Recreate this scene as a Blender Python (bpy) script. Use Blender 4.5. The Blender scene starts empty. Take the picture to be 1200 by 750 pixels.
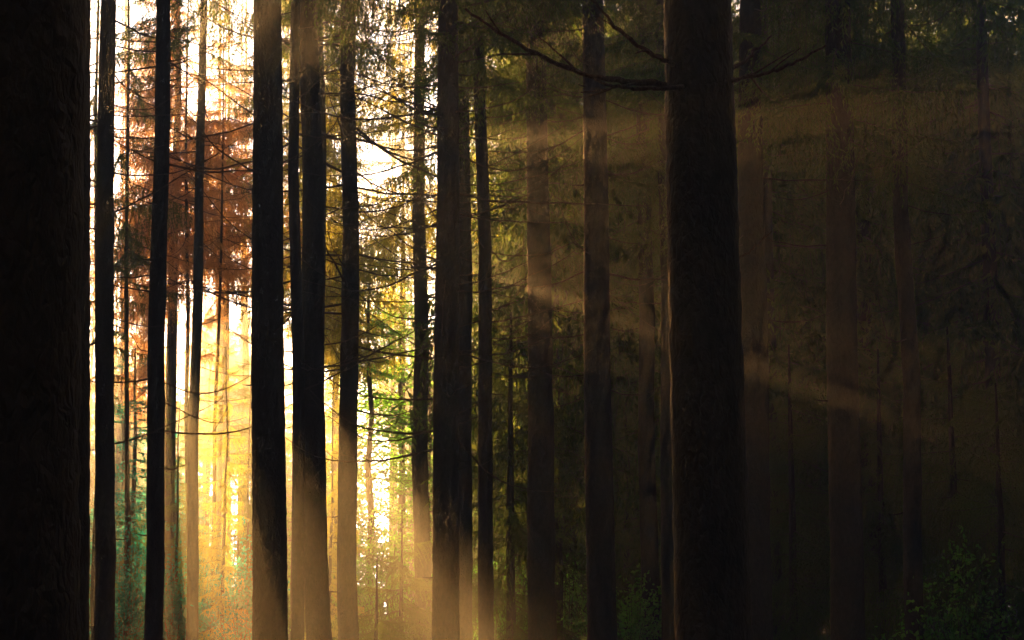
import bpy, math, random
import numpy as np
from mathutils import Vector, Matrix

sc = bpy.context.scene
rnd = random.Random(7)
R = math.radians

# ------------------------------------------------------------------ camera
F = 2400.0                      # focal length in pixels of a 1200 px wide frame
TILT = R(8.0)
CAM = np.array([0.0, 0.0, 1.65])
cd = bpy.data.cameras.new("camera")
cam = bpy.data.objects.new("camera", cd)
sc.collection.objects.link(cam)
cam.location = CAM
cam.rotation_euler = (math.pi / 2 + TILT, 0, 0)
cd.sensor_width = 36.0
cd.lens = 36.0 * F / 1200.0
cd.clip_start = 0.1
cd.clip_end = 3000
sc.camera = cam
sc.render.resolution_x, sc.render.resolution_y = 1024, 640


def ray(px, py):
    x, z = (px - 600) / F, (375 - py) / F
    c, s = math.cos(TILT), math.sin(TILT)
    return np.array([x, c - z * s, s + z * c])


def at(px, py, Y):
    """the point of the place seen at photo pixel (px, py), Y metres in front of the camera"""
    d = ray(px, py)
    return CAM + d * (Y / d[1])


# ------------------------------------------------------------------ sun, sky, exposure
SUN = ray(190, 185)
SUN = SUN / np.linalg.norm(SUN)
EL = math.asin(SUN[2])
AZ = math.atan2(SUN[0], SUN[1])           # from +Y towards +X
sd = bpy.data.lights.new("sun", 'SUN')
sd.energy = 5.0
sd.angle = R(0.5)
sd.color = (1.0, 0.45, 0.13)
sun = bpy.data.objects.new("sun", sd)
sc.collection.objects.link(sun)
sun.location = (-20, 60, 60)
sun.rotation_euler = Vector(SUN).to_track_quat('Z', 'Y').to_euler()

w = bpy.data.worlds.new("World")
sc.world = w
w.use_nodes = True
nt = w.node_tree
sky = nt.nodes.new('ShaderNodeTexSky')
sky.sky_type = 'NISHITA'
sky.sun_disc = False
sky.sun_elevation = EL
sky.sun_rotation = AZ
sky.air_density = 0.05
sky.dust_density = 0.3
sky.ozone_density = 1.0
nt.links.new(sky.outputs[0], nt.nodes['Background'].inputs[0])
nt.nodes['Background'].inputs[1].default_value = 0.05

vs = sc.view_settings
vs.view_transform = 'Standard'
vs.look = 'None'
vs.exposure = 3.2
vs.gamma = 1.0
cy = sc.cycles
cy.max_bounces = 7
cy.diffuse_bounces = 6
cy.glossy_bounces = 1
cy.transmission_bounces = 6
cy.volume_bounces = 0
cy.transparent_max_bounces = 4
cy.use_denoising = True
cy.caustics_reflective = False
cy.caustics_refractive = False

# haze numbers (the box itself is built at the end, round everything)
HAZE_DENSITY = 0.0032
HAZE_G = 0.62

# directions across the sunbeams: U to the right, V up, both square to the sun
UU = np.cross(SUN, [0, 0, 1.0]); UU /= np.linalg.norm(UU)
VV = np.cross(UU, SUN)


def uv(p):
    q = np.asarray(p) - CAM
    return q @ UU, q @ VV


def openness(u, v):
    """how open the canopy is to the sun, per place across the beams (0 closed .. 1 open)"""
    o = np.zeros_like(u)
    def band(x, a, b, s):
        return np.clip((x - a) / s + .5, 0, 1) * np.clip((b - x) / s + .5, 0, 1)
    # the low opening under the crowns at the wood's edge
    o = np.maximum(o, band(u, 0.1, 7.5, .3) * np.clip((-3.5 - v + .5 * np.sin(u * 5.0)) / 1.5, 0, 1) * np.clip((-v / np.maximum(u, .1) - 1.22) / .12, 0, 1) * np.clip((v + 10.0) / .8, 0, 1))
    # two narrow gaps further to the right
    phi = np.degrees(np.arctan2(-v, u)); r = np.hypot(u, v)
    o = np.maximum(o, band(phi, 5.5, 8.7, 1.2) * band(r, 3.9, 13, .8) * .8)
    o = np.maximum(o, band(phi, 16.5, 19.0, 1.2) * band(r, 3.6, 9, .8) * .35)
    o = np.maximum(o, band(u, -3.5, -1.2, .3) * band(v, -11, -5, .5) * .9)
    o = np.maximum(o, band(u, 7.5, 8.7, .3) * band(v, -.8, 2.6, .4) * .3)
    # ragged gaps in the crowns round the sun
    o = np.maximum(o, band(u, -4.2, -1.3, .3) * band(v, -4.6, 5, .5) * .85)
    o = np.maximum(o, band(u, .4, 3.2, .3) * np.clip((v - .7 * u - .7) / .5, 0, 1) * (v < 5.5) * .35)
    o = np.maximum(o, band(u, 6.5, 8.5, .3) * band(v, -1, 3, .4) * .2)
    return o


def lane(u, v):
    # two narrow lanes where no branch grows, so that the sun grazes the edges of two big trunks
    return (((u > 3.3) & (u < 3.62) & (v > -4.2) & (v < -.7)) | ((u > 7.25) & (u < 7.5) & (v > -3.0) & (v < 2.5))).any()


# ------------------------------------------------------------------ materials
def new_mat(name):
    m = bpy.data.materials.new(name)
    m.use_nodes = True
    m.node_tree.nodes.clear()
    return m, m.node_tree.nodes, m.node_tree.links


def bark_mat(name, c0, c1, scale=1.0):
    m, N, L = new_mat(name)
    out = N.new('ShaderNodeOutputMaterial')
    b = N.new('ShaderNodeBsdfPrincipled')
    b.inputs['Roughness'].default_value = .68
    tc = N.new('ShaderNodeTexCoord')
    mp = N.new('ShaderNodeMapping')
    mp.inputs['Scale'].default_value = (13 * scale, 13 * scale, 6.5 * scale)
    L.new(tc.outputs['Object'], mp.inputs[0])
    vo = N.new('ShaderNodeTexVoronoi'); vo.feature = 'DISTANCE_TO_EDGE'
    vo.inputs['Scale'].default_value = 1.6
    no = N.new('ShaderNodeTexNoise'); no.inputs['Scale'].default_value = 1.4
    no.inputs['Detail'].default_value = 6
    L.new(mp.outputs[0], no.inputs['Vector'])
    ad = N.new('ShaderNodeVectorMath'); ad.operation = 'ADD'
    L.new(mp.outputs[0], ad.inputs[0]); L.new(no.outputs['Color'], ad.inputs[1])
    L.new(ad.outputs[0], vo.inputs['Vector'])
    cr = N.new('ShaderNodeValToRGB')
    cr.color_ramp.elements[0].position = .25; cr.color_ramp.elements[0].color = (*c0, 1)
    cr.color_ramp.elements[1].position = .75; cr.color_ramp.elements[1].color = (*c1, 1)
    L.new(no.outputs['Fac'], cr.inputs[0])
    L.new(cr.outputs[0], b.inputs['Base Color'])
    mx = N.new('ShaderNodeMath'); mx.operation = 'MULTIPLY_ADD'
    L.new(vo.outputs['Distance'], mx.inputs[0]); mx.inputs[1].default_value = 1.2
    L.new(no.outputs['Fac'], mx.inputs[2])
    bp = N.new('ShaderNodeBump'); bp.inputs['Strength'].default_value = .8
    bp.inputs['Distance'].default_value = .03
    L.new(mx.outputs[0], bp.inputs['Height'])
    L.new(bp.outputs[0], b.inputs['Normal'])
    L.new(b.outputs[0], out.inputs['Surface'])
    return m


def leaf_mat(name, ca, cb, ta, tb, trans=.5):
    """needles or leaves: diffuse front, light shining through, tint varied per spray"""
    m, N, L = new_mat(name)
    out = N.new('ShaderNodeOutputMaterial')
    g = N.new('ShaderNodeNewGeometry')
    def ramp(a, b):
        r = N.new('ShaderNodeMix'); r.data_type = 'RGBA'
        r.inputs[6].default_value = (*a, 1); r.inputs[7].default_value = (*b, 1)
        L.new(g.outputs['Random Per Island'], r.inputs[0])
        return r.outputs[2]
    d = N.new('ShaderNodeBsdfDiffuse'); L.new(ramp(ca, cb), d.inputs['Color'])
    t = N.new('ShaderNodeBsdfTranslucent'); L.new(ramp(ta, tb), t.inputs['Color'])
    mx = N.new('ShaderNodeMixShader'); mx.inputs[0].default_value = trans
    L.new(d.outputs[0], mx.inputs[1]); L.new(t.outputs[0], mx.inputs[2])
    L.new(mx.outputs[0], out.inputs['Surface'])
    return m


M_BARK = bark_mat("spruce_bark", (.018, .013, .010), (.065, .046, .033))
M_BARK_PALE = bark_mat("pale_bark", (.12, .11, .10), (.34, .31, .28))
M_TWIG = bark_mat("dead_twig", (.05, .032, .022), (.16, .11, .08), 3)
M_NEEDLE = leaf_mat("spruce_needles", (.03, .05, .018), (.06, .085, .03), (.15, .32, .06), (.26, .36, .07), .55)
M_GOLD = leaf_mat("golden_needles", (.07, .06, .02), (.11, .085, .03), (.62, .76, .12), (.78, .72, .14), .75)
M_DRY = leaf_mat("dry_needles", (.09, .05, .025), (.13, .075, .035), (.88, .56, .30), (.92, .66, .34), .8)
M_LEAF = leaf_mat("bush_leaves", (.03, .06, .025), (.07, .11, .04), (.20, .72, .09), (.34, .76, .10), .75)

M_SKY_TINT = leaf_mat("leaves_sky_tint", (.02, .12, .10), (.03, .15, .12), (.02, .56, .54), (.04, .60, .56), .7)  # bluish sky light in the mist, painted into the leaf colour

# ------------------------------------------------------------------ mesh helpers
def make_mesh(name, V, Q, mats, mi=None, smooth=False):
    V = np.ascontiguousarray(V, dtype=np.float32).reshape(-1, 3)
    Q = np.ascontiguousarray(Q, dtype=np.int32).reshape(-1, 4)
    me = bpy.data.meshes.new(name)
    me.vertices.add(len(V)); me.vertices.foreach_set("co", V.ravel())
    me.loops.add(Q.size); me.loops.foreach_set("vertex_index", Q.ravel())
    me.polygons.add(len(Q))
    me.polygons.foreach_set("loop_start", np.arange(0, Q.size, 4, dtype=np.int32))
    for m in mats:
        me.materials.append(m)
    if mi is not None:
        me.polygons.foreach_set("material_index", np.ascontiguousarray(mi, dtype=np.int32))
    me.polygons.foreach_set("use_smooth", np.full(len(Q), smooth, dtype=bool))
    me.update(calc_edges=True)
    return me


def tube(P, rad, sides=5):
    """closed quad tube along points P"""
    P = np.asarray(P, float); rad = np.asarray(rad, float)
    n = len(P)
    T = np.gradient(P, axis=0)
    T /= np.linalg.norm(T, axis=1, keepdims=True) + 1e-9
    ref = np.array([0, 0, 1.0]) if abs(T[:, 2]).mean() < .8 else np.array([1.0, 0, 0])
    A = np.cross(T, ref); A /= np.linalg.norm(A, axis=1, keepdims=True) + 1e-9
    B = np.cross(T, A)
    a = np.arange(sides) * 2 * math.pi / sides
    V = P[:, None] + rad[:, None, None] * (np.cos(a)[None, :, None] * A[:, None] + np.sin(a)[None, :, None] * B[:, None])
    V = V.reshape(-1, 3)
    i = np.arange(n - 1)[:, None] * sides; j = np.arange(sides)[None, :]
    k = (j + 1) % sides
    Q = np.stack([i + j, i + k, i + sides + k, i + sides + j], -1).reshape(-1, 4)
    return V, Q


class Geo:
    def __init__(s): s.v = []; s.q = []; s.m = []; s.n = 0
    def add(s, V, Q, m=0):
        V = np.asarray(V).reshape(-1, 3)
        s.v.append(V); s.q.append(np.asarray(Q).reshape(-1, 4) + s.n); s.n += len(V)
        s.m.append(np.full(len(s.q[-1]), m))
    def quads(s, A, m=0):
        A = np.asarray(A).reshape(-1, 4, 3)
        s.add(A.reshape(-1, 3), np.arange(len(A) * 4).reshape(-1, 4), m)
    def mesh(s, name, mats, smooth=False):
        return make_mesh(name, np.concatenate(s.v), np.concatenate(s.q), mats, np.concatenate(s.m), smooth)


def link(name, me, parent=None):
    o = bpy.data.objects.new(name, me)
    sc.collection.objects.link(o)
    if parent is not None:
        o.parent = parent
    return o


def tag(o, label=None, cat=None, group=None, kind=None):
    if label: o['label'] = label
    if cat: o['category'] = cat
    if group: o['group'] = group
    if kind: o['kind'] = kind
    return o


def thing(name, label, cat, loc, group=None):
    o = bpy.data.objects.new(name, None)
    sc.collection.objects.link(o)
    o.location = loc
    o.empty_display_size = .3
    return tag(o, label, cat, group)


# ------------------------------------------------------------------ boughs with needles
def blades(base, direc, length, width, rng):
    """diamond needle tufts: base (n,3), direction (n,3)"""
    n = len(base)
    rv = rng.normal(size=(n, 3))
    side = np.cross(direc, rv); side /= np.linalg.norm(side, axis=1, keepdims=True) + 1e-9
    L = (length * rng.uniform(.7, 1.25, n))[:, None]; W = (width * rng.uniform(.7, 1.3, n))[:, None]
    mid = base + direc * L * .42
    return np.stack([base, mid + side * W * .5, base + direc * L, mid - side * W * .5], 1)


def bough(rng, L=2.4, twig_gap=.12, blade=.2, bw=.035, st=.09, hang=1.0, twig=.30, wood_every=1):
    """one spruce bough along +X with hanging side twigs: (wood quads, needle quads)"""
    t = np.linspace(0, 1, 8)
    ax = np.stack([t * L, .05 * L * np.sin(t * rng.uniform(1, 4)), (-.10 * t - .22 * t ** 2 + .2 * t ** 3) * L], 1)
    V, Q = tube(ax, .016 * L / 2.4 * (1 - .85 * t) + .003, 3)
    wood = [V[Q]]
    ned = []
    nt_ = max(6, int(L * .92 / twig_gap))
    for i in range(nt_):
        ti = .08 + .92 * (i + rng.random()) / nt_
        p0 = np.array([np.interp(ti, t, ax[:, k]) for k in range(3)])
        s = 1 if i % 2 else -1
        l = L * twig * (1 - .55 * ti ** 1.5) * rng.uniform(.55, 1.25) + .08
        an = R(rng.uniform(30, 80)) * s
        dx, dy = math.cos(an), math.sin(an)
        m = max(3, int(l / st))
        k = np.linspace(0, 1, m)
        h = hang * rng.uniform(.5, 1.2)
        out = l / (1 + .5 * h)
        path = p0 + np.stack([dx * k * out, dy * k * out, -h * l * k ** 1.5 * .9], 1)
        d = np.gradient(path, axis=0); d /= np.linalg.norm(d, axis=1, keepdims=True) + 1e-9
        for sgn in (-1, 1):
            lat = np.cross(d, rng.normal(size=(m, 3))); lat /= np.linalg.norm(lat, axis=1, keepdims=True) + 1e-9
            dd = d * rng.uniform(.5, 1, (m, 1)) + lat * rng.uniform(.2, .8, (m, 1)) + np.array([0, 0, -.15])
            dd /= np.linalg.norm(dd, axis=1, keepdims=True)
            ned.append(blades(path, dd, blade, bw, rng))
        if i % wood_every == 0:
            w2 = max(.0035, bw * .12)
            sd_ = np.array([[0, 0, w2]]) if h < .7 else np.array([[w2, 0, 0]])
            e = path[[0, m // 2, m - 1]]
            wood.append(np.stack([e[:-1] - sd_, e[1:] - sd_, e[1:] + sd_, e[:-1] + sd_], 1))
    # leader
    m = max(3, int(L * .6 / st)); k = np.linspace(.3, 1, m)
    path = np.stack([np.interp(k, t, ax[:, q]) for q in range(3)], 1)
    dd = np.array([[1.0, 0, 0]]) + rng.normal(size=(m, 3)) * .5
    dd /= np.linalg.norm(dd, axis=1, keepdims=True)
    ned.append(blades(path, dd, blade, bw, rng))
    return np.concatenate(wood), np.concatenate(ned)


nrng = np.random.default_rng(11)
FINE = [bough(nrng, 2.4, .055, .115, .026, .045, h, twig=.30) for h in (.7, 1.1, 1.5, 1.9)]
MED = [bough(nrng, 2.4, .10, .20, .05, .08, h, wood_every=2) for h in (.7, 1.1, 1.5, 1.9)]
COARSE = [bough(nrng, 2.4, .17, .30, .085, .13, h, wood_every=2) for h in (.7, 1.1, 1.5)]
BIG = bough(np.random.default_rng(3), 2.4, .40, .75, .20, .38, .9, wood_every=9)


def bough_mesh(b, mat):
    g = Geo(); g.quads(b[0], 0); g.quads(b[1], 1)
    return g.mesh('needle_branch', [M_TWIG, mat])


BOUGHS = {m.name: [bough_mesh(b, m) for b in FINE] for m in (M_NEEDLE, M_GOLD, M_DRY)}
LEAFY = [bough(nrng, 2.4, .15, .13, .085, .12, h, twig=.34) for h in (.1, .3, .5)]
BOUGHS[M_SKY_TINT.name] = [bough_mesh(b, M_SKY_TINT) for b in LEAFY]
BOUGHS[M_LEAF.name] = [bough_mesh(b, M_LEAF) for b in LEAFY]


def crown_boughs(t, rng, ax, h0, H, Lmax, n, mat, keep=1.0, low_taper=.2, free=False):
    """live branches one by one; where the canopy stands open to the sun none grows"""
    org = np.array(t.location)
    probe = np.array([(.15, 0, 0), (.32, 0, -.1), (.66, 0, -.3), (.5, 0, -.12), (.5, 0, -.45), (.8, 0, -.2), (.8, 0, -.5), (1, 0, -.2)])
    for i in range(n):
        s = (i + rng.random()) / n
        z = h0 + (H - h0) * s ** .95
        f = (z - h0) / (H - h0)
        L = Lmax * (1 - f) ** .7 * min(1, .6 + f / low_taper * .4) * rng.uniform(.7, 1.15) + .35
        az = rng.uniform(0, 2 * math.pi); pit = R(-12 + 34 * f ** 1.5 + rng.normal() * 9)
        x, y = ax(z)
        ca, sa, cp, sp = math.cos(az), math.sin(az), math.cos(pit), math.sin(pit)
        P = probe * np.array([L, L, min(L, 2.2)])
        Pw = org + np.array([x, y, z]) + np.stack([ca * P[:, 0] * cp, sa * P[:, 0] * cp, P[:, 2] + P[:, 0] * sp], 1)
        u, v = uv(Pw)
        op = openness(u, v)
        if (not free and rng.random() < min(1, op.mean() * 1.5)) or (lane(u, v) and rng.random() < (.4 if u.mean() < 5 else .3)) or rng.random() > keep:
            continue
        ms = BOUGHS[mat.name]
        o = link('needle_branch', ms[rng.integers(len(ms))], t)
        o.location = (x, y, z)
        o.rotation_euler = (rng.normal() * .15, -pit, az)
        k = L / 2.4
        o.scale = (k, k * rng.choice([-1, 1]), min(k, 1.0) * rng.uniform(.9, 1.2))


def place_bough(b, scale, pos, az, pitch, roll=0):
    Mx = (Matrix.Rotation(az, 3, 'Z') @ Matrix.Rotation(-pitch, 3, 'Y') @ Matrix.Rotation(roll, 3, 'X'))
    Mx = np.array(Mx) * scale
    return b[0] @ Mx.T + pos, b[1] @ Mx.T + pos


def crown_geo(protos, rng, axis, h0, H, Lmax, n, origin=None, keep=1.0, low_taper=.25, dens_fn=None):
    """spruce crown; axis(z)->(x,y) of the trunk at height z. origin: world position when sun gaps are to be left"""
    g = Geo()
    for i in range(n):
        s = (i + rng.random()) / n
        z = h0 + (H - h0) * s ** .92
        f = (z - h0) / (H - h0)
        L = Lmax * (1 - f) ** .75 * min(1, .6 + f / low_taper * .4) * rng.uniform(.65, 1.15) + .25
        az = rng.uniform(0, 2 * math.pi)
        pit = R(-12 + 38 * f ** 1.5 + rng.normal() * 9)
        x, y = axis(z)
        wq, nq = place_bough(protos[rng.integers(len(protos))], L / 2.4, np.array([x, y, z]), az, pit, rng.normal() * .2)
        if origin is not None:
            for arr, mi in ((wq, 0), (nq, 1)):
                c = arr.mean(1) + origin
                u, v = uv(c)
                ok = rng.random(len(c)) < keep * (1 - openness(u, v))
                if ok.any():
                    g.quads(arr[ok], mi)
        else:
            if keep < 1:
                nq = nq[rng.random(len(nq)) < keep]
            g.quads(wq, 0); g.quads(nq, 1)
    return g


# ------------------------------------------------------------------ trunks
def smooth_noise(rng, nz, ns, it):
    a = rng.normal(size=(nz, ns))
    for _ in range(it):
        a = (a + np.roll(a, 1, 1) + np.roll(a, -1, 1)) / 3
        b = np.pad(a, ((1, 1), (0, 0)), mode='edge')
        a = (b[:-2] + b[1:-1] + b[2:]) / 3
    return a / a.std()


def ground_z(x, y):
    return .12 * math.sin(x * .31 + 1) * math.cos(y * .23) + .08 * math.sin(x * .11 + y * .17)


def trunk_mesh(rng, dx, dy, H, r0, ns=20, dz=.25, rough=.02, fine_to=15.0, wob=.03):
    """tapered stem from below the ground to H, leaning by (dx,dy) per metre"""
    z = np.concatenate([np.arange(-.4, fine_to, dz), np.linspace(fine_to, H, 8)])
    nz = len(z)
    wx = np.interp(z, np.linspace(-1, H, 9), rng.normal(size=9) * wob)
    wy = np.interp(z, np.linspace(-1, H, 9), rng.normal(size=9) * wob)
    r = r0 * (1 - .8 * (np.clip(z, 0, H) / H) ** 1.6) + r0 * .5 * np.exp(-np.clip(z, 0, 9) / .35)
    n1 = smooth_noise(rng, nz, ns, 1); n2 = smooth_noise(rng, nz, ns, 5)
    rr = r[:, None] * (1 + rough * (.8 * n1 + .35 * n2))
    a = np.arange(ns) * 2 * math.pi / ns
    V = np.stack([dx * z[:, None] + wx[:, None] + rr * np.cos(a), dy * z[:, None] + wy[:, None] + rr * np.sin(a), np.repeat(z[:, None], ns, 1)], -1)
    i = np.arange(nz - 1)[:, None] * ns; j = np.arange(ns)[None]
    k = (j + 1) % ns
    Q = np.stack([i + j, i + k, i + ns + k, i + ns + j], -1)
    ax = lambda h: (dx * h + np.interp(h, z, wx), dy * h + np.interp(h, z, wy))
    rad = lambda h: float(np.interp(h, z, r))
    return V.reshape(-1, 3), Q.reshape(-1, 4), ax, rad


# ------------------------------------------------------------------ dead branches
def dead_branch(rng, L, r, sag=.25, up=.2, twigs=6, bushy=0, sides=5):
    g = Geo()
    t = np.linspace(0, 1, 12)
    side = rng.normal() * .12
    z = (-sag * t + (sag * .55 + up) * t ** 2.2) * L + np.cumsum(rng.normal(size=12)) * .006 * L
    y = side * L * t ** 2 + np.cumsum(rng.normal(size=12)) * .010 * L
    P = np.stack([t * L, y - y[0], z - z[0]], 1)
    P[0, 0] -= .06
    V, Q = tube(P, r * (1 - .82 * t) + .0015, sides); g.add(V, Q)
    def sub(p0, d0, l, rr, depth):
        m = 6; k = np.linspace(0, 1, m)
        bend = rng.normal(size=3) * .25
        pts = p0 + (d0[None] * k[:, None] + bend[None] * (k ** 2)[:, None]) * l + np.cumsum(rng.normal(size=(m, 3)), 0) * .012 * l
        pts[0] = p0
        V, Q = tube(pts, rr * (1 - .75 * k) + .001, 3); g.add(V, Q)
        if depth:
            for _ in range(rng.integers(2, 5)):
                q = rng.uniform(.25, .95)
                pp = np.array([np.interp(q, k, pts[:, c]) for c in range(3)])
                dd = d0 + rng.normal(size=3) * .6; dd /= np.linalg.norm(dd)
                sub(pp, dd, l * rng.uniform(.25, .5), rr * .6, depth - 1)
    for i in range(twigs):
        q = rng.uniform(.2, .97)
        pp = np.array([np.interp(q, t, P[:, c]) for c in range(3)])
        s = rng.choice([-1, 1])
        an = R(rng.uniform(25, 65))
        d = np.array([math.cos(an), s * math.sin(an), rng.normal() * .3 - .1]); d /= np.linalg.norm(d)
        sub(pp, d, L * rng.uniform(.1, .35) * (1.15 - q), r * .38 * (1.1 - .6 * q), bushy)
    return g


brng = np.random.default_rng(5)
DEAD = []
for i, (L, sag, up, tw, bu) in enumerate([(1.6, .18, .30, 5, 0), (2.2, .30, .28, 7, 0), (1.2, .05, .35, 4, 0), (2.6, .35, .42, 8, 1), (1.9, .45, .15, 6, 0),
                                          (1.4, -.25, .25, 5, 0), (2.0, -.35, .30, 6, 1), (2.4, .12, .05, 8, 1), (1.0, .3, .1, 3, 0), (1.7, .5, .5, 9, 1)]):
    DEAD.append(dead_branch(brng, L, .008 + .003 * L, sag, up, tw, bu).mesh("branch", [M_TWIG], True))
BUSHY = [dead_branch(brng, 1.5, .012, .4, .2, 16, 1).mesh("branch", [M_TWIG], True), dead_branch(brng, 1.1, .010, .3, .3, 14, 2).mesh("branch", [M_TWIG], True)]
STUB = dead_branch(brng, .22, .014, .1, .1, 1, 0).mesh("branch_stub", [M_BARK], True)


def add_branches(root, rng, ax, rad, z0, z1, n, scale=1.0, meshes=DEAD, sideways=.6, name='branch'):
    for i in range(n):
        z = z0 + (z1 - z0) * rng.random() ** .8
        if rng.random() < sideways:
            az = rng.choice([0, math.pi]) + rng.normal() * .45
        else:
            az = rng.uniform(0, 2 * math.pi)
        me = meshes[rng.integers(len(meshes))]
        o = link(name, me, root)
        x, y = ax(z)
        r = rad(z) * .85
        o.location = (x + r * math.cos(az), y + r * math.sin(az), z)
        o.rotation_euler = (rng.normal() * .3, rng.normal() * .16, az)
        s = scale * rng.uniform(.6, 1.25)
        o.scale = (s, s * rng.choice([-1, 1]), s)


# ------------------------------------------------------------------ ground
def build_ground():
    xs = np.concatenate([[-320, -160, -80], np.linspace(-50, 60, 80), [90, 170, 330]])
    ys = np.concatenate([[-70, -40], np.linspace(-20, 150, 110), [170, 200, 240, 300]])
    X, Y = np.meshgrid(xs, ys)
    Z = .12 * np.sin(X * .31 + 1) * np.cos(Y * .23) + .08 * np.sin(X * .11 + Y * .17)
    Z = Z + .03 * np.sin(X * 1.7 + Y * .6) * np.sin(Y * 1.3)
    nx, ny = len(xs), len(ys)
    i = np.arange(ny - 1)[:, None] * nx + np.arange(nx - 1)[None]
    Q = np.stack([i, i + 1, i + nx + 1, i + nx], -1).reshape(-1, 4)
    m, N, L = new_mat("forest_floor")
    out = N.new('ShaderNodeOutputMaterial'); b = N.new('ShaderNodeBsdfPrincipled'); b.inputs['Roughness'].default_value = .95
    tc = N.new('ShaderNodeTexCoord'); n1 = N.new('ShaderNodeTexNoise'); n1.inputs['Scale'].default_value = .8; n1.inputs['Detail'].default_value = 10
    L.new(tc.outputs['Object'], n1.inputs['Vector'])
    cr = N.new('ShaderNodeValToRGB')
    cr.color_ramp.elements[0].position = .35; cr.color_ramp.elements[0].color = (.035, .024, .014, 1)
    cr.color_ramp.elements[1].position = .62; cr.color_ramp.elements[1].color = (.035, .06, .018, 1)
    e = cr.color_ramp.elements.new(.5); e.color = (.07, .045, .024, 1)
    L.new(n1.outputs['Fac'], cr.inputs[0]); L.new(cr.outputs[0], b.inputs['Base Color'])
    n2 = N.new('ShaderNodeTexNoise'); n2.inputs['Scale'].default_value = 9; n2.inputs['Detail'].default_value = 8
    L.new(tc.outputs['Object'], n2.inputs['Vector'])
    bp = N.new('ShaderNodeBump'); bp.inputs['Distance'].default_value = .08
    L.new(n2.outputs['Fac'], bp.inputs['Height']); L.new(bp.outputs[0], b.inputs['Normal'])
    L.new(b.outputs[0], out.inputs['Surface'])
    o = link("ground", make_mesh("ground", np.stack([X, Y, Z], -1), Q, [m], None, True))
    tag(o, "dark forest floor of needles and moss under the trees", kind='structure')


build_ground()

# ------------------------------------------------------------------ the trees one can point to
def spruce(label, top, bot, width, Y, H=25, crown=None, dead=0, dead_z=None, bark=None, needle=None, hi=False, group='spruce trunks in the beams', bushy=0, name='spruce_tree', Lmax=2.6, ncrown=75, dscale=1.0, keep=1.0, seed=None, free=False):
    """top, bot: where the stem's axis crosses the upper and lower edge of the photograph; width in its pixels at mid height"""
    rng = np.random.default_rng(seed if seed is not None else int(Y * 100 + width * 7 + top))
    a, b = at(top, 0, Y), at(bot, 750, Y)
    dx = (a[0] - b[0]) / (a[2] - b[2])
    bx = b[0] - dx * b[2]
    gz = ground_z(bx, Y)
    t = thing(name, label, 'tree', (bx, Y, gz), group)
    zm = at(600, 375, Y)[2]
    r0 = width * Y / F / 2 / (1 - .8 * (zm / H) ** 1.6)
    dy = rng.normal() * .006
    if hi:
        V, Q, ax, rad = trunk_mesh(rng, dx, dy, H, r0, 56, .035, .016, 7.0 if Y < 20 else 12.0, .012)
    else:
        V, Q, ax, rad = trunk_mesh(rng, dx, dy, H, r0, 16, .16, .032, at(600, 0, Y)[2] + .5, .035)
    link('trunk', make_mesh('trunk', V, Q, [bark or M_BARK], None, True), t)
    ztop = at(600, 0, Y)[2]
    if crown is not None:
        crown_boughs(t, rng, ax, crown, H, Lmax, ncrown, needle or M_NEEDLE, keep, free=free)
    if dead:
        z0, z1 = dead_z or (.35 * ztop, ztop)
        add_branches(t, rng, ax, rad, z0, z1, dead, dscale)
        add_branches(t, rng, ax, rad, 1.2, z1, max(2, dead // 3), 1.0, [STUB], .7, 'branch_stub')
    if bushy:
        z0, z1 = dead_z or (.4 * ztop, ztop)
        add_branches(t, rng, ax, rad, z0, z1, bushy, 1.0, BUSHY)
    return t, ax, rad


T = {}
# nearest, at the left edge
T['A'] = spruce("huge near black trunk filling the left edge of the view", 8, -2, 186, 7.2, 24, 11, 0, hi=True, group=None, ncrown=30)
T['B'] = spruce("dark trunk half hidden just right of the huge left edge trunk", 86, 80, 46, 15, 24, 11, 0, hi=True, ncrown=40)
T['C'] = spruce("dark trunk second right of the huge left edge trunk, bare sides", 129, 121, 22, 30, 26, 12, 22)
T['D'] = spruce("slim black trunk standing right in front of the blazing sun", 186, 177, 20, 31, 26, 13.5, 24)
T['E'] = spruce("thin straight trunk right of the sun, golden in its middle, black at its foot", 238, 224, 12, 50, 26, 15.5, 24, ncrown=70)
T['F'] = spruce("thick black trunk left of centre with a ragged dark edge", 313, 316, 38, 30, 26, 13.5, 8, hi=True)
T['G'] = spruce("thin trunk close right of the thick black one, lit gold below", 342, 347, 14, 37, 27, 14, 18, ncrown=70)
T['H'] = spruce("front trunk of the close pair, glowing brown in the slanting beam", 360, 374, 27, 38, 27, 14.5, 20, ncrown=70)
T['H2'] = spruce("rear trunk of the close pair, showing at its right near the top", 377, 372, 13, 50, 27, 15, 6, ncrown=70)
T['I'] = spruce("straight trunk with dead branches reaching right, left neighbour of the pale gap", 410, 408, 21, 41, 26, 14, 46, dscale=1.5)
T['J'] = spruce("far trunk in the golden needles, between two branchy dark trunks", 494, 494, 17, 54, 25, 10.5, 26, needle=M_GOLD, ncrown=60, Lmax=3.0)
T['K'] = spruce("dark central trunk with many bare drooping branches on both sides", 526, 523, 29, 36, 26, 12, 56, hi=True, dscale=1.25)
T['L'] = spruce("dim trunk peeping out behind the right side of the central trunk", 540, 541, 24, 46, 25, 12, 6)
T['M'] = spruce("slender trunk a step right of the central trunk, leaning a little", 561, 569, 16, 40, 25, 12, 32)
T['N'] = spruce("brown trunk among pink lit twigs right of centre", 626, 637, 29, 46, 26, 14, 16, bushy=20)
T['N2'] = spruce("dim trunk pressed behind the brown one among pink twigs", 645, 650, 14, 54, 25, 12, 6)
T['O'] = spruce("very thin young trunk between two brown trunks right of centre", 676, 671, 8, 62, 22, 12, 4)
T['P'] = spruce("trunk with a glowing pink left edge, right of centre", 695, 706, 31, 36, 26, 13, 4, hi=True, bushy=14)
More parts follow.
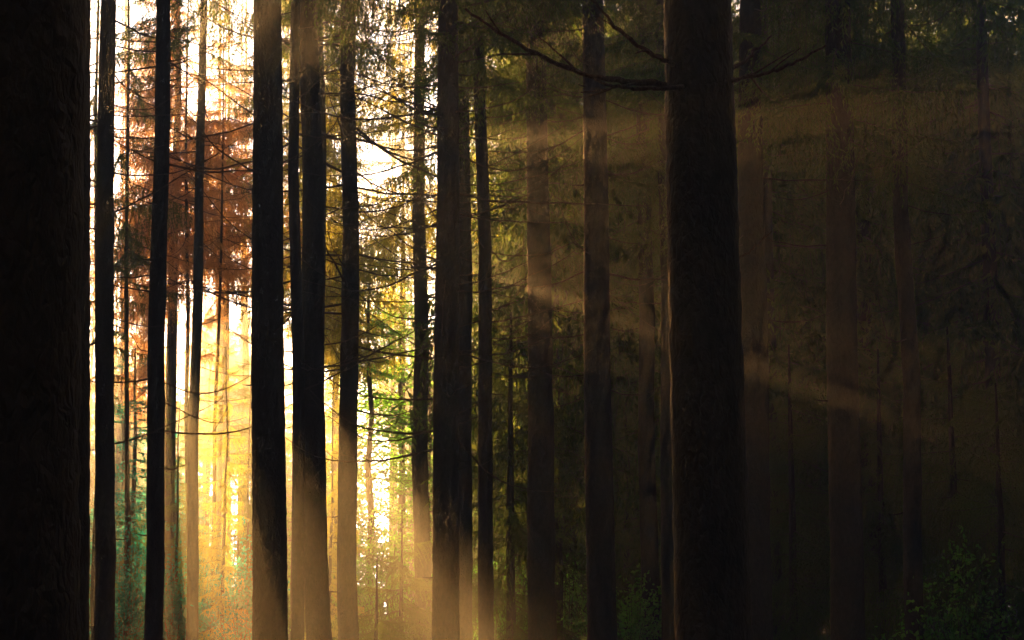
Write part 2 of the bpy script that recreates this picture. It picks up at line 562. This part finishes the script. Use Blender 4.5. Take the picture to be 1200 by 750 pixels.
T['Q'] = spruce("dim trunk in the gloom left of the big near trunk", 750, 763, 18, 50, 25, 10, 6)
T['Q2'] = spruce("thin dark stem low in the gloom beside the dim trunk", 742, 745, 6, 66, 20, 11, 3)
T['R'] = spruce("dark trunk tucked behind the left edge of the big near trunk", 775, 788, 16, 46, 25, 10, 4)
T['S'] = spruce("big near black trunk right of centre with long arching bare branches", 819, 837, 86, 14, 25, 11, 0, hi=True, group=None, ncrown=45)
T['T'] = spruce("reddish dim trunk showing at the right side of the big near trunk", 876, 892, 32, 34, 26, 9.5, 5, bushy=4)
T['W'] = spruce("thin faint stem between the reddish dim trunks on the right", 904, 907, 6, 58, 20, 11, 2)
T['U'] = spruce("broad dim trunk on the right with a thin pink lit left edge", 982, 993, 36, 34, 26, 9.5, 5, hi=True)
T['V'] = spruce("slim dark trunk furthest right in the dark spruce foliage", 1050, 1073, 20, 36, 25, 9, 6)
T['X'] = spruce("reddish sunlit trunk between the two black trunks nearest the sun", 209, 195, 12, 64, 24, 11, 10, needle=M_DRY, ncrown=70)
T['Y'] = spruce("thin dark trunk under the golden sprays, left of the thick black one", 258, 254, 9, 84, 22, 14, 4, needle=M_DRY, ncrown=70)

# far stems in the bright mist
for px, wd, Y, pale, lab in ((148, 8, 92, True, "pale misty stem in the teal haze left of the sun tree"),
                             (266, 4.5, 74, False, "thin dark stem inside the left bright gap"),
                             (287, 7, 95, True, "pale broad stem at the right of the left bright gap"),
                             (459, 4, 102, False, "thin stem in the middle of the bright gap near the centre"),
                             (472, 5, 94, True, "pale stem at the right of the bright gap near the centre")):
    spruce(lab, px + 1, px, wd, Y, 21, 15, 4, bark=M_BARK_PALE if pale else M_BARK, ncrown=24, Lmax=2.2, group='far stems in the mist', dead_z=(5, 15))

# long arching branches of the big near trunk
def arch(label_root, pts, r, Y, twigs=()):
    t, ax, rad = T[label_root]
    g = Geo()
    P = np.array([at(x, y, Y + dY) for x, y, dY in pts])
    # resample smoothly
    k = np.linspace(0, len(P) - 1, len(P) * 5)
    i0 = np.arange(len(P))
    S = np.stack([np.interp(k, i0, P[:, c]) for c in range(3)], 1)
    for _ in range(3):
        S[1:-1] = (S[:-2] + S[1:-1] * 2 + S[2:]) / 4
    rg = np.random.default_rng(len(pts) * 31 + int(pts[0][0]))
    S[1:-1] += rg.normal(size=(len(S) - 2, 3)) * .006
    q = np.linspace(0, 1, len(S))
    V, Q = tube(S, r * (1 - .7 * q) * (1 + .12 * rg.normal(size=len(S))) + .002, 6); g.add(V, Q)
    for f, l, dz in twigs:
        p0 = np.array([np.interp(f, q, S[:, c]) for c in range(3)])
        d = S[min(len(S) - 1, int(f * len(S)) + 2)] - p0
        d /= np.linalg.norm(d) + 1e-9
        d = d + np.array([0, rg.normal() * .5, dz]); d /= np.linalg.norm(d)
        kk = np.linspace(0, 1, 6)[:, None]
        pts2 = p0 + d * l * kk + np.cumsum(rg.normal(size=(6, 3)), 0) * .01 * l
        pts2[0] = p0
        V, Q = tube(pts2, r * .4 * (1 - .7 * kk[:, 0]) + .001, 4); g.add(V, Q)
    o = link('branch', g.mesh('branch', [M_TWIG], True), t)
    o.location = -np.array(t.location)


arch('S', [(800, 100, .05), (778, 98, 0), (740, 97, -.1), (690, 90, -.25), (640, 70, -.4), (590, 42, -.5), (545, 10, -.6)], .024, 14, ((.3, .5, -.3), (.55, .35, .4), (.7, .3, -.5), (.85, .25, .3)))
arch('S', [(800, 102, 0), (775, 103, -.1), (735, 104, -.1), (705, 97, -.1), (695, 90, -.05)], .017, 13.8, ((.6, .2, -.5),))
arch('S', [(805, 80, .0), (785, 74, -.1), (750, 55, -.2), (718, 30, -.25), (692, -4, -.3), (680, -30, -.3)], .019, 14, ((.35, .12, -.8), (.5, .3, .2)))
arch('S', [(850, 94, 0), (866, 92, -.1), (900, 86, -.2), (935, 72, -.25), (968, 53, -.3)], .019, 14, ((.35, .14, -1.4), (.5, .3, .5), (.3, .4, .4)))
arch('S', [(850, 84, 0), (868, 76, .1), (885, 60, .3), (904, 42, .4)], .016, 14, ((.4, .15, .8),))
arch('S', [(855, 305, .1), (872, 300, .1), (890, 285, .2), (904, 271, .3)], .010, 14, ((.7, .06, .3),))

# ------------------------------------------------------------------ canopy trees at the bright side: crowns that the sun shines through
PLACES = ((-300, 108, "left of the second dark trunk"), (108, 135, "behind the second dark trunk"), (135, 176, "in the gap left of the sun trunk"),
          (176, 226, "left of the thin golden trunk"), (226, 297, "left of the thick black trunk"),
          (297, 336, "behind the thick black trunk"), (336, 385, "behind the close pair of trunks"), (385, 420, "behind the straight branchy trunk"),
          (420, 485, "right of the straight branchy trunk"), (485, 540, "behind the central trunk"),
          (540, 615, "right of the central trunk"), (615, 655, "behind the brown trunk with pink twigs"),
          (655, 685, "left of the pink edged trunk"), (685, 720, "behind the pink edged trunk"), (720, 785, "left of the big near trunk"),
          (785, 870, "behind the big near trunk"), (870, 905, "behind the reddish dim trunk"), (905, 965, "left of the broad dim trunk"),
          (965, 1010, "behind the broad dim trunk"), (1010, 1050, "left of the slim dark trunk"),
          (1050, 1080, "behind the slim dark trunk"), (1080, 1140, "just right of the slim dark trunk"), (1140, 2000, "at the right edge"))
ORD = ("nearest", "second", "third", "fourth", "fifth", "sixth", "seventh", "eighth", "ninth", "tenth", "eleventh", "twelfth")


def place_of(x, Y):
    px = 600 + F * x / Y * math.cos(TILT)
    for a, b, n in PLACES:
        if a <= px < b:
            return n
    return PLACES[-1][2]


def name_by_place(todo, look):
    """labels by the gap a tree shows in, and by how far back it stands there"""
    by = {}
    for o, x, Y in todo:
        by.setdefault(place_of(x, Y), []).append((Y, o))
    for n, l in by.items():
        l.sort(key=lambda q: q[0])
        for i, (Y, o) in enumerate(l):
            if len(l) == 1:
                o['label'] = "%s %s" % (look, n)
            elif i < 11:
                o['label'] = "%s %s, %s from front" % (look, n, ORD[i])
            else:
                o['label'] = "%s %s, in the deep dark" % (look, n)
                o['group'] = "spruces in the deep dark " + n


crng = np.random.default_rng(21)
canopy = {}
yy = 60.0
while yy < 84:
    px = 60 + crng.uniform(0, 35)
    while px < 575:
        Y = yy + crng.uniform(-2.5, 2.5)
        q = px + crng.uniform(-14, 14)
        thin = 195 < q < 335
        if (thin and yy > (76 if 222 < px < 330 else 70)) or (395 < q < 600 and yy < 77):
            px += 3.4 / Y * F
            continue
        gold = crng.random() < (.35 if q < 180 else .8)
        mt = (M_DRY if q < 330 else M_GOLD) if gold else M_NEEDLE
        t, _, _ = spruce("x", q + 1, q, 3.6 * 75 / Y, Y, crng.uniform(20, 25), crng.uniform(8.5, 11.5) + (5 if 395 < q < 520 else 0), 0, needle=mt, ncrown=76 if thin else 105 if q < 195 else 80 if q > 395 else 130, Lmax=crng.uniform(2.5, 3.2), keep=1,
                         group='spruce crowns at the bright edge of the wood', seed=int(q * 10 + Y))
        canopy.setdefault('gold' if gold and q >= 330 else 'dry' if gold else 'green', []).append((t, t.location.x, Y))
        px += (3.0 if px < 195 or px > 380 else 3.8) / Y * F
    yy += 6.5
spruce("dark drooping spruce in the slit right of the half hidden trunk", 114, 112, 5, 46, 21, 6.5, 6, ncrown=80, Lmax=1.1, free=True, group='spruce crowns at the bright edge of the wood')
spruce("green spruce crown high behind the close pair of trunks", 346, 345, 4, 63, 25, 14.5, 0, ncrown=90, Lmax=2.4, group='spruce crowns at the bright edge of the wood')
spruce("ragged dark spruce high between the second dark trunk and the sun trunk", 150, 149, 5, 52, 22, 9.5, 8, ncrown=60, Lmax=1.7, keep=.8, group='spruce crowns at the bright edge of the wood')
for kind, lst in canopy.items():
    name_by_place(lst, {'gold': "golden lit spruce", 'dry': "orange lit spruce", 'green': "dark green spruce crown"}[kind])

# ------------------------------------------------------------------ the stand of spruces filling the dark right and the far edge
def proto_crown(seed, protos, h0, H, Lmax, n, mat=M_NEEDLE):
    rng = np.random.default_rng(seed)
    return crown_geo(protos, rng, lambda z: (0, 0), h0, H, Lmax, n).mesh('crown', [M_TWIG, mat])


CROWN_MED = [proto_crown(s, MED, h0, H, L, n) for s, h0, H, L, n in ((1, 3.5, 24, 3.4, 200), (2, 6, 26, 3.5, 190), (3, 2.5, 23, 3.3, 190))]
CROWN_FAR = [proto_crown(s, COARSE, h0, H, L, n) for s, h0, H, L, n in ((4, 3, 24, 3.5, 190), (5, 5, 27, 3.5, 190), (6, 1.0, 21, 3.6, 190))]
FAR_TRUNK = []
for s in range(3):
    V, Q, ax_, rad_ = trunk_mesh(np.random.default_rng(40 + s), 0, 0, 23, .17 + .03 * s, 12, .6, .03, 12, .02)
    FAR_TRUNK.append(make_mesh('trunk', V, Q, [M_BARK], None, True))


def stand_tree(x, y, crown, k, label, group, s=1.0):
    t = thing('spruce_tree', label, 'tree', (x, y, ground_z(x, y)), group)
    t.rotation_euler = (0, 0, rnd.uniform(0, 6.28))
    t.scale = (s, s, s * rnd.uniform(.92, 1.1))
    link('trunk', FAR_TRUNK[k % 3], t)
    link('crown', crown, t)
    return t


GR = 'spruces of the dark stand'
LB = "dim spruce of the dark stand behind the trunks on the right"
y = 52.0
k = 0
stand = []
while y < 150:
    x0, x1 = (575 - 600) / F * y + 1.0, (1290 - 600) / F * y
    x = x0 + rnd.uniform(0, 3)
    while x < x1:
        xx, yy = x + rnd.uniform(-1.2, 1.2), y + rnd.uniform(-2.2, 2.2)
        if xx > (570 - 600) / F * yy + 1.2:
            far = yy > 85
            stand.append((stand_tree(xx, yy, (CROWN_FAR if far else CROWN_MED)[rnd.randrange(3)], k, LB, GR, rnd.uniform(1.0, 1.22)), xx, yy))
            k += 1
        x += 4.0 if y < 90 else 5.5
    y += 5.0

left = []
y = 44.0
while y < 125:
    f = -.31
    while f < -.25:
        xx, yy = f * y + rnd.uniform(-.6, .6), y + rnd.uniform(-1.5, 1.5)
        left.append((stand_tree(xx, yy, CROWN_MED[rnd.randrange(3)], k, LB, 'spruces behind the left edge trunks', rnd.uniform(.9, 1.15)), xx, yy))
        k += 1
        f += 4.2 / y
    y += 5.5
name_by_place(stand, 'dim spruce')
name_by_place(left, 'shadowed spruce')

GE = 'hazy spruces at the far edge'
edge = []
LE = "hazy teal spruce at the far edge of the wood, left of the central trunk"
for px, Y, s in ((100, 120, .95), (118, 128, .85), (134, 118, .8), (152, 132, .9), (170, 122, .8), (188, 130, .85), (206, 126, .8), (224, 121, .75), (240, 131, .7), (300, 124, .75), (318, 133, .8),
                 (340, 131, .6), (352, 122, .55), (497, 122, .9), (512, 132, .95), (530, 120, .9), (548, 130, 1.0), (566, 122, 1.05), (486, 134, .8)):
    p = at(px, 700, Y)
    edge.append((stand_tree(p[0], Y, CROWN_FAR[2], k, LE, GE, s * (.55 if 160 < px < 440 else 1)), p[0], Y))
    k += 1
for px, Y, s in ((196, 150, 1.1), (222, 158, 1.15), (322, 150, 1.1), (345, 160, 1.15), (372, 152, 1.1), (394, 158, 1.1), (128, 150, 1.1), (160, 156, 1.1)):
    p = at(px, 700, Y)
    edge.append((stand_tree(p[0], Y, CROWN_FAR[2], k, LE, GE, s), p[0], Y))
    k += 1
for px, Y in ((462, 124), (482, 113), (258, 150), (282, 158), (240, 147), (266, 164), (302, 153)):
    t, _, _ = spruce("x", px + 1, px, 2.5, Y, 20.5 if Y < 140 else 25, 12.5 if Y < 140 else 13, 0, ncrown=70 if Y < 140 else 120, Lmax=3.0, group=GE, seed=px)
    edge.append((t, t.location.x, Y))
name_by_place(edge, 'hazy far spruce')

# low hanging glowing sprays in front of the bright mist
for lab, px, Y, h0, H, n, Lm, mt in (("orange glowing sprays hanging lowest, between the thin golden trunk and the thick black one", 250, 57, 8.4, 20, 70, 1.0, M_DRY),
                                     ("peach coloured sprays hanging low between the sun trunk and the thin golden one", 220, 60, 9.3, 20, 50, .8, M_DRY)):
    rng = np.random.default_rng(px)
    p = at(px, 700, Y)
    t = thing('spruce_tree', lab, 'tree', (p[0], Y, ground_z(p[0], Y)), 'glowing low sprays')
    V, Q, ax, rad = trunk_mesh(rng, 0, 0, H, .055, 10, .4, .03, H * .9, .03)
    link('trunk', make_mesh('trunk', V, Q, [M_BARK], None, True), t)
    crown_boughs(t, rng, ax, h0, H, Lm, n, mt, .8, free=True)

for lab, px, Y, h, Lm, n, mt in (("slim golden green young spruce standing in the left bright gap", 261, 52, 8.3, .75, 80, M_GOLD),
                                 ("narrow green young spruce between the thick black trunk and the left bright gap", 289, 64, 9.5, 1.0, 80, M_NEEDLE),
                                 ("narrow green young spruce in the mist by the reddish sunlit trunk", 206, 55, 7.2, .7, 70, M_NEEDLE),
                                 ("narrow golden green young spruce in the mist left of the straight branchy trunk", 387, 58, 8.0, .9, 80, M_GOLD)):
    rng = np.random.default_rng(px)
    p = at(px, 700, Y)
    t = thing('young_spruce', lab, 'tree', (p[0], Y, ground_z(p[0], Y)), 'slim young spruces in the bright mist')
    V, Q, ax, rad = trunk_mesh(rng, 0, 0, h, .05, 8, .3, .03, h * .9, .02)
    link('trunk', make_mesh('trunk', V, Q, [M_BARK], None, True), t)
    crown_boughs(t, rng, ax, .4, h, Lm, n, mt, low_taper=.1, free=True)

# ------------------------------------------------------------------ young spruces and bushes of the undergrowth
def young_spruce(px, Y, h, label, seed, mat=M_NEEDLE, spread=.38):
    rng = np.random.default_rng(seed)
    p = at(px, 700, Y)
    t = thing('young_spruce', label, 'tree', (p[0], Y, ground_z(p[0], Y)), 'young spruces of the undergrowth')
    V, Q, ax, rad = trunk_mesh(rng, 0, 0, h, .012 + .012 * h, 8, .3, .03, h * .8, .01)
    link('trunk', make_mesh('trunk', V, Q, [M_BARK], None, True), t)
    crown_boughs(t, rng, ax, .25, h * .98, h * spread if h < 5 else 2.0, int(22 + 6 * h), mat, low_taper=.1)


for i, (px, Y, h, lab) in enumerate((
    (441, 44, 2.7, "small young spruce with a bare tip in the green gap near the centre"),
    (470, 52, 4.0, "young spruce just left of the far trunk in the green gap"),
    (150, 56, 4.6, "young spruce in the teal mist between two black trunks at left"),
    (205, 66, 4.2, "young spruce low between the black sun tree and the thin golden trunk"),
    (278, 58, 3.6, "young spruce in the golden mist under the left bright gap"),
    (598, 48, 8.5, "tall dark young spruce between the slender trunk and the brown one"),
    (572, 60, 9.5, "bushy young spruce behind the slender leaning trunk"),
    (662, 58, 7.0, "young spruce behind the very thin trunk right of centre"),
    (735, 60, 8.0, "young spruce low in the gloom left of the big near trunk"),
    (930, 46, 7.5, "dim young spruce between the reddish trunk and the broad dim trunk"),
    (1035, 50, 8.0, "dim young spruce behind the slim trunk on the right"),
    (1120, 40, 7.0, "dark bushy young spruce at the right, nearest the slim trunk"),
    (1175, 36, 5.5, "dark young spruce in the lower right corner"),
    (382, 62, 3.8, "young spruce low behind the close pair of trunks"),
)):
    young_spruce(px, Y, h, lab, 100 + i)


def bush(px, Y, h, wd, label, seed):
    rng = np.random.default_rng(seed)
    p = at(px, 700, Y)
    t = thing('bush', label, 'bush', (p[0], Y, ground_z(p[0], Y)), 'leafy bushes of the undergrowth')
    gs, gl = Geo(), Geo()
    for i in range(int(16 + 8 * h)):
        a = rng.uniform(0, 6.28); sp = rng.uniform(.1, 1)
        e = np.array([math.cos(a) * wd * sp, math.sin(a) * wd * sp, h * rng.uniform(.55, 1.05) * (1.1 - .5 * sp)])
        k = np.linspace(0, 1, 7)[:, None]
        pts = np.array([[math.cos(a) * .06, math.sin(a) * .06, -.05]]) * (1 - k) + e * k * np.array([[1, 1, 1]]) + np.array([[0, 0, 1]]) * .3 * h * k * (1 - k)
        V, Q = tube(pts, .012 * (1 - .7 * k[:, 0]), 3); gs.add(V, Q)
        n = 60
        f = rng.uniform(.3, 1.02, n)
        c = np.stack([np.interp(f, k[:, 0], pts[:, q]) for q in range(3)], 1) + rng.normal(size=(n, 3)) * .13
        d = rng.normal(size=(n, 3)) + np.array([0, 0, -.2]); d /= np.linalg.norm(d, axis=1, keepdims=True)
        gl.quads(blades(c, d, .11, .065, rng))
    link('stem', gs.mesh('stem', [M_TWIG]), t)
    link('foliage', gl.mesh('foliage', [M_SKY_TINT if px < 300 else M_LEAF]), t)


for i, (px, Y, h, wd, lab) in enumerate((
    (145, 50, 3.8, 1.5, "leafy skylight-painted teal bush at the foot of the mist between black trunks at left"),
    (208, 54, 3.4, 1.3, "leafy bush low behind the black sun tree"),
    (245, 60, 3.8, 1.4, "small leafy bush under the left bright gap"),
    (285, 52, 3.5, 1.4, "leafy bush at the left foot of the thick black trunk"),
    (455, 60, 4.4, 1.9, "misty round bush under the bright gap near the centre"),
    (430, 62, 4.6, 1.7, "leafy bush right of the straight branchy trunk"),
    (600, 52, 2.6, 1.6, "yellow green bush low right of the slender trunk"),
    (665, 55, 2.8, 1.5, "leafy bush at the foot of the very thin trunk"),
    (740, 50, 2.4, 1.5, "green lit bush low in the gloom"),
    (1130, 36, 2.6, 1.6, "dark leafy bush low at the right"),
)):
    bush(px, Y, h, wd, lab, 300 + i)

for i, (px, Y, h, h0, Lm, lab) in enumerate((
    (120, 62, 9.5, .8, 2.6, "leafy green tree in the teal mist left of the sun trunk"),
    (152, 66, 10.0, 1.0, 2.8, "leafy tree deep in the teal mist, between two black trunks"),
    (204, 72, 7.0, .6, 2.4, "leafy young tree low behind the reddish trunk"),
    (241, 90, 13.0, .8, 2.3, "leafy young tree left of the left bright gap"),
    (300, 91, 13.5, .8, 2.6, "leafy green tree right of the left bright gap"),
    (345, 90, 12.0, .8, 3.0, "leafy green tree behind the close pair of trunks"),
    (394, 80, 13.0, 2.5, 3.4, "tall bright green leafy tree left of the straight branchy trunk"),
    (430, 71, 14.0, 5.0, 3.4, "tall sunlit leafy tree right of the straight branchy trunk"),
    (468, 76, 14.5, 6.5, 3.4, "tall yellow green leafy tree left of the central trunk"),
    (503, 72, 11.0, 1.0, 3.2, "green leafy tree hidden partly by the central trunk"),
    (378, 100, 10.0, .6, 3.2, "leafy green tree far back, half behind the close pair of trunks"),
    (219, 87, 12.5, .5, 2.5, "leafy green tree far back by the thin golden trunk"),
    (180, 98, 11.0, .5, 2.8, "leafy skylight-painted blue green tree far back behind the sun trunk"),
    (322, 88, 13.0, .5, 2.6, "leafy green tree far back behind the thick black trunk"),
    (448, 84, 4.2, .4, 2.0, "low leafy tree in the green mist under the centre gap"),
    (588, 66, 9.0, .8, 2.6, "leafy tree catching light right of the slender trunk"),
)):
    rng = np.random.default_rng(500 + i)
    p = at(px, 700, Y)
    t = thing('leafy_tree', lab, 'tree', (p[0], Y, ground_z(p[0], Y)), 'leafy trees in the mist')
    V, Q, ax, rad = trunk_mesh(rng, 0, 0, h, .05 + .006 * h, 8, .4, .04, h * .9, .06)
    link('trunk', make_mesh('trunk', V, Q, [M_BARK], None, True), t)
    crown_boughs(t, rng, ax, h0, h, Lm, int(24 + (5.5 if px < 210 else 3.2) * (h - h0)), M_SKY_TINT if px < 210 else M_LEAF, low_taper=.15)

# ------------------------------------------------------------------ the rest of the wood around and behind the photographer, one mass
def surrounding_wood():
    rng = np.random.default_rng(77)
    g = Geo()
    def tree(x, y, h0, H, n):
        V, Q = tube(np.array([[x, y, -.3], [x, y, H * .5], [x, y, H]]), np.array([.22, .15, .03]), 7); g.add(V, Q, 0)
        for i in range(n):
            z = h0 + (H - h0) * ((i + rng.random()) / n)
            L = 3.6 * (1 - (z - h0) / (H - h0)) ** .7 + .4
            wq, nq = place_bough(BIG, L / 2.4, np.array([x, y, z]), rng.uniform(0, 6.28), R(-10 + rng.normal() * 10))
            g.quads(nq, 1)
    for x in np.arange(-56, 57, 5.0):
        for y in np.arange(-32, 130, 5.0):
            xx, yy = x + rng.uniform(-2, 2), y + rng.uniform(-2, 2)
            inside = yy > 2 and -.27 * yy - (9 if yy < 26 else 4) < xx < .29 * yy + (9 if yy < 26 else 5)
            if inside or (abs(xx) < 2.2 and abs(yy) < 3):
                continue
            # keep the sun's way to the open side free
            if xx < 0 and yy > 45 and xx > -.215 * yy:
                continue
            if math.hypot(xx, yy - 40) > 80:
                continue
            tree(xx, yy, rng.uniform(4, 8), rng.uniform(20, 25), 26)
    o = link('surrounding_wood', g.mesh('surrounding_wood', [M_BARK, M_NEEDLE]))
    tag(o, "mass of dark spruce wood closing in around the sides", kind='stuff')


surrounding_wood()

# ------------------------------------------------------------------ haze
def haze():
    x0, x1, y0, y1, z0, z1 = -325, 335, -75, 305, -1.4, 31
    V = np.array([(x, y, z) for z in (z0, z1) for y in (y0, y1) for x in (x0, x1)], float)
    Q = [(0, 2, 3, 1), (4, 5, 7, 6), (0, 1, 5, 4), (2, 6, 7, 3), (0, 4, 6, 2), (1, 3, 7, 5)]
    m, N, L = new_mat("haze")
    out = N.new('ShaderNodeOutputMaterial')
    v = N.new('ShaderNodeVolumePrincipled')
    v.inputs['Color'].default_value = (.84, .95, .90, 1)
    v.inputs['Density'].default_value = HAZE_DENSITY
    v.inputs['Anisotropy'].default_value = HAZE_G
    L.new(v.outputs[0], out.inputs['Volume'])
    o = link('haze', make_mesh('haze', V, Q, [m]))
    tag(o, "thin morning mist filling the wood", kind='stuff')


haze()
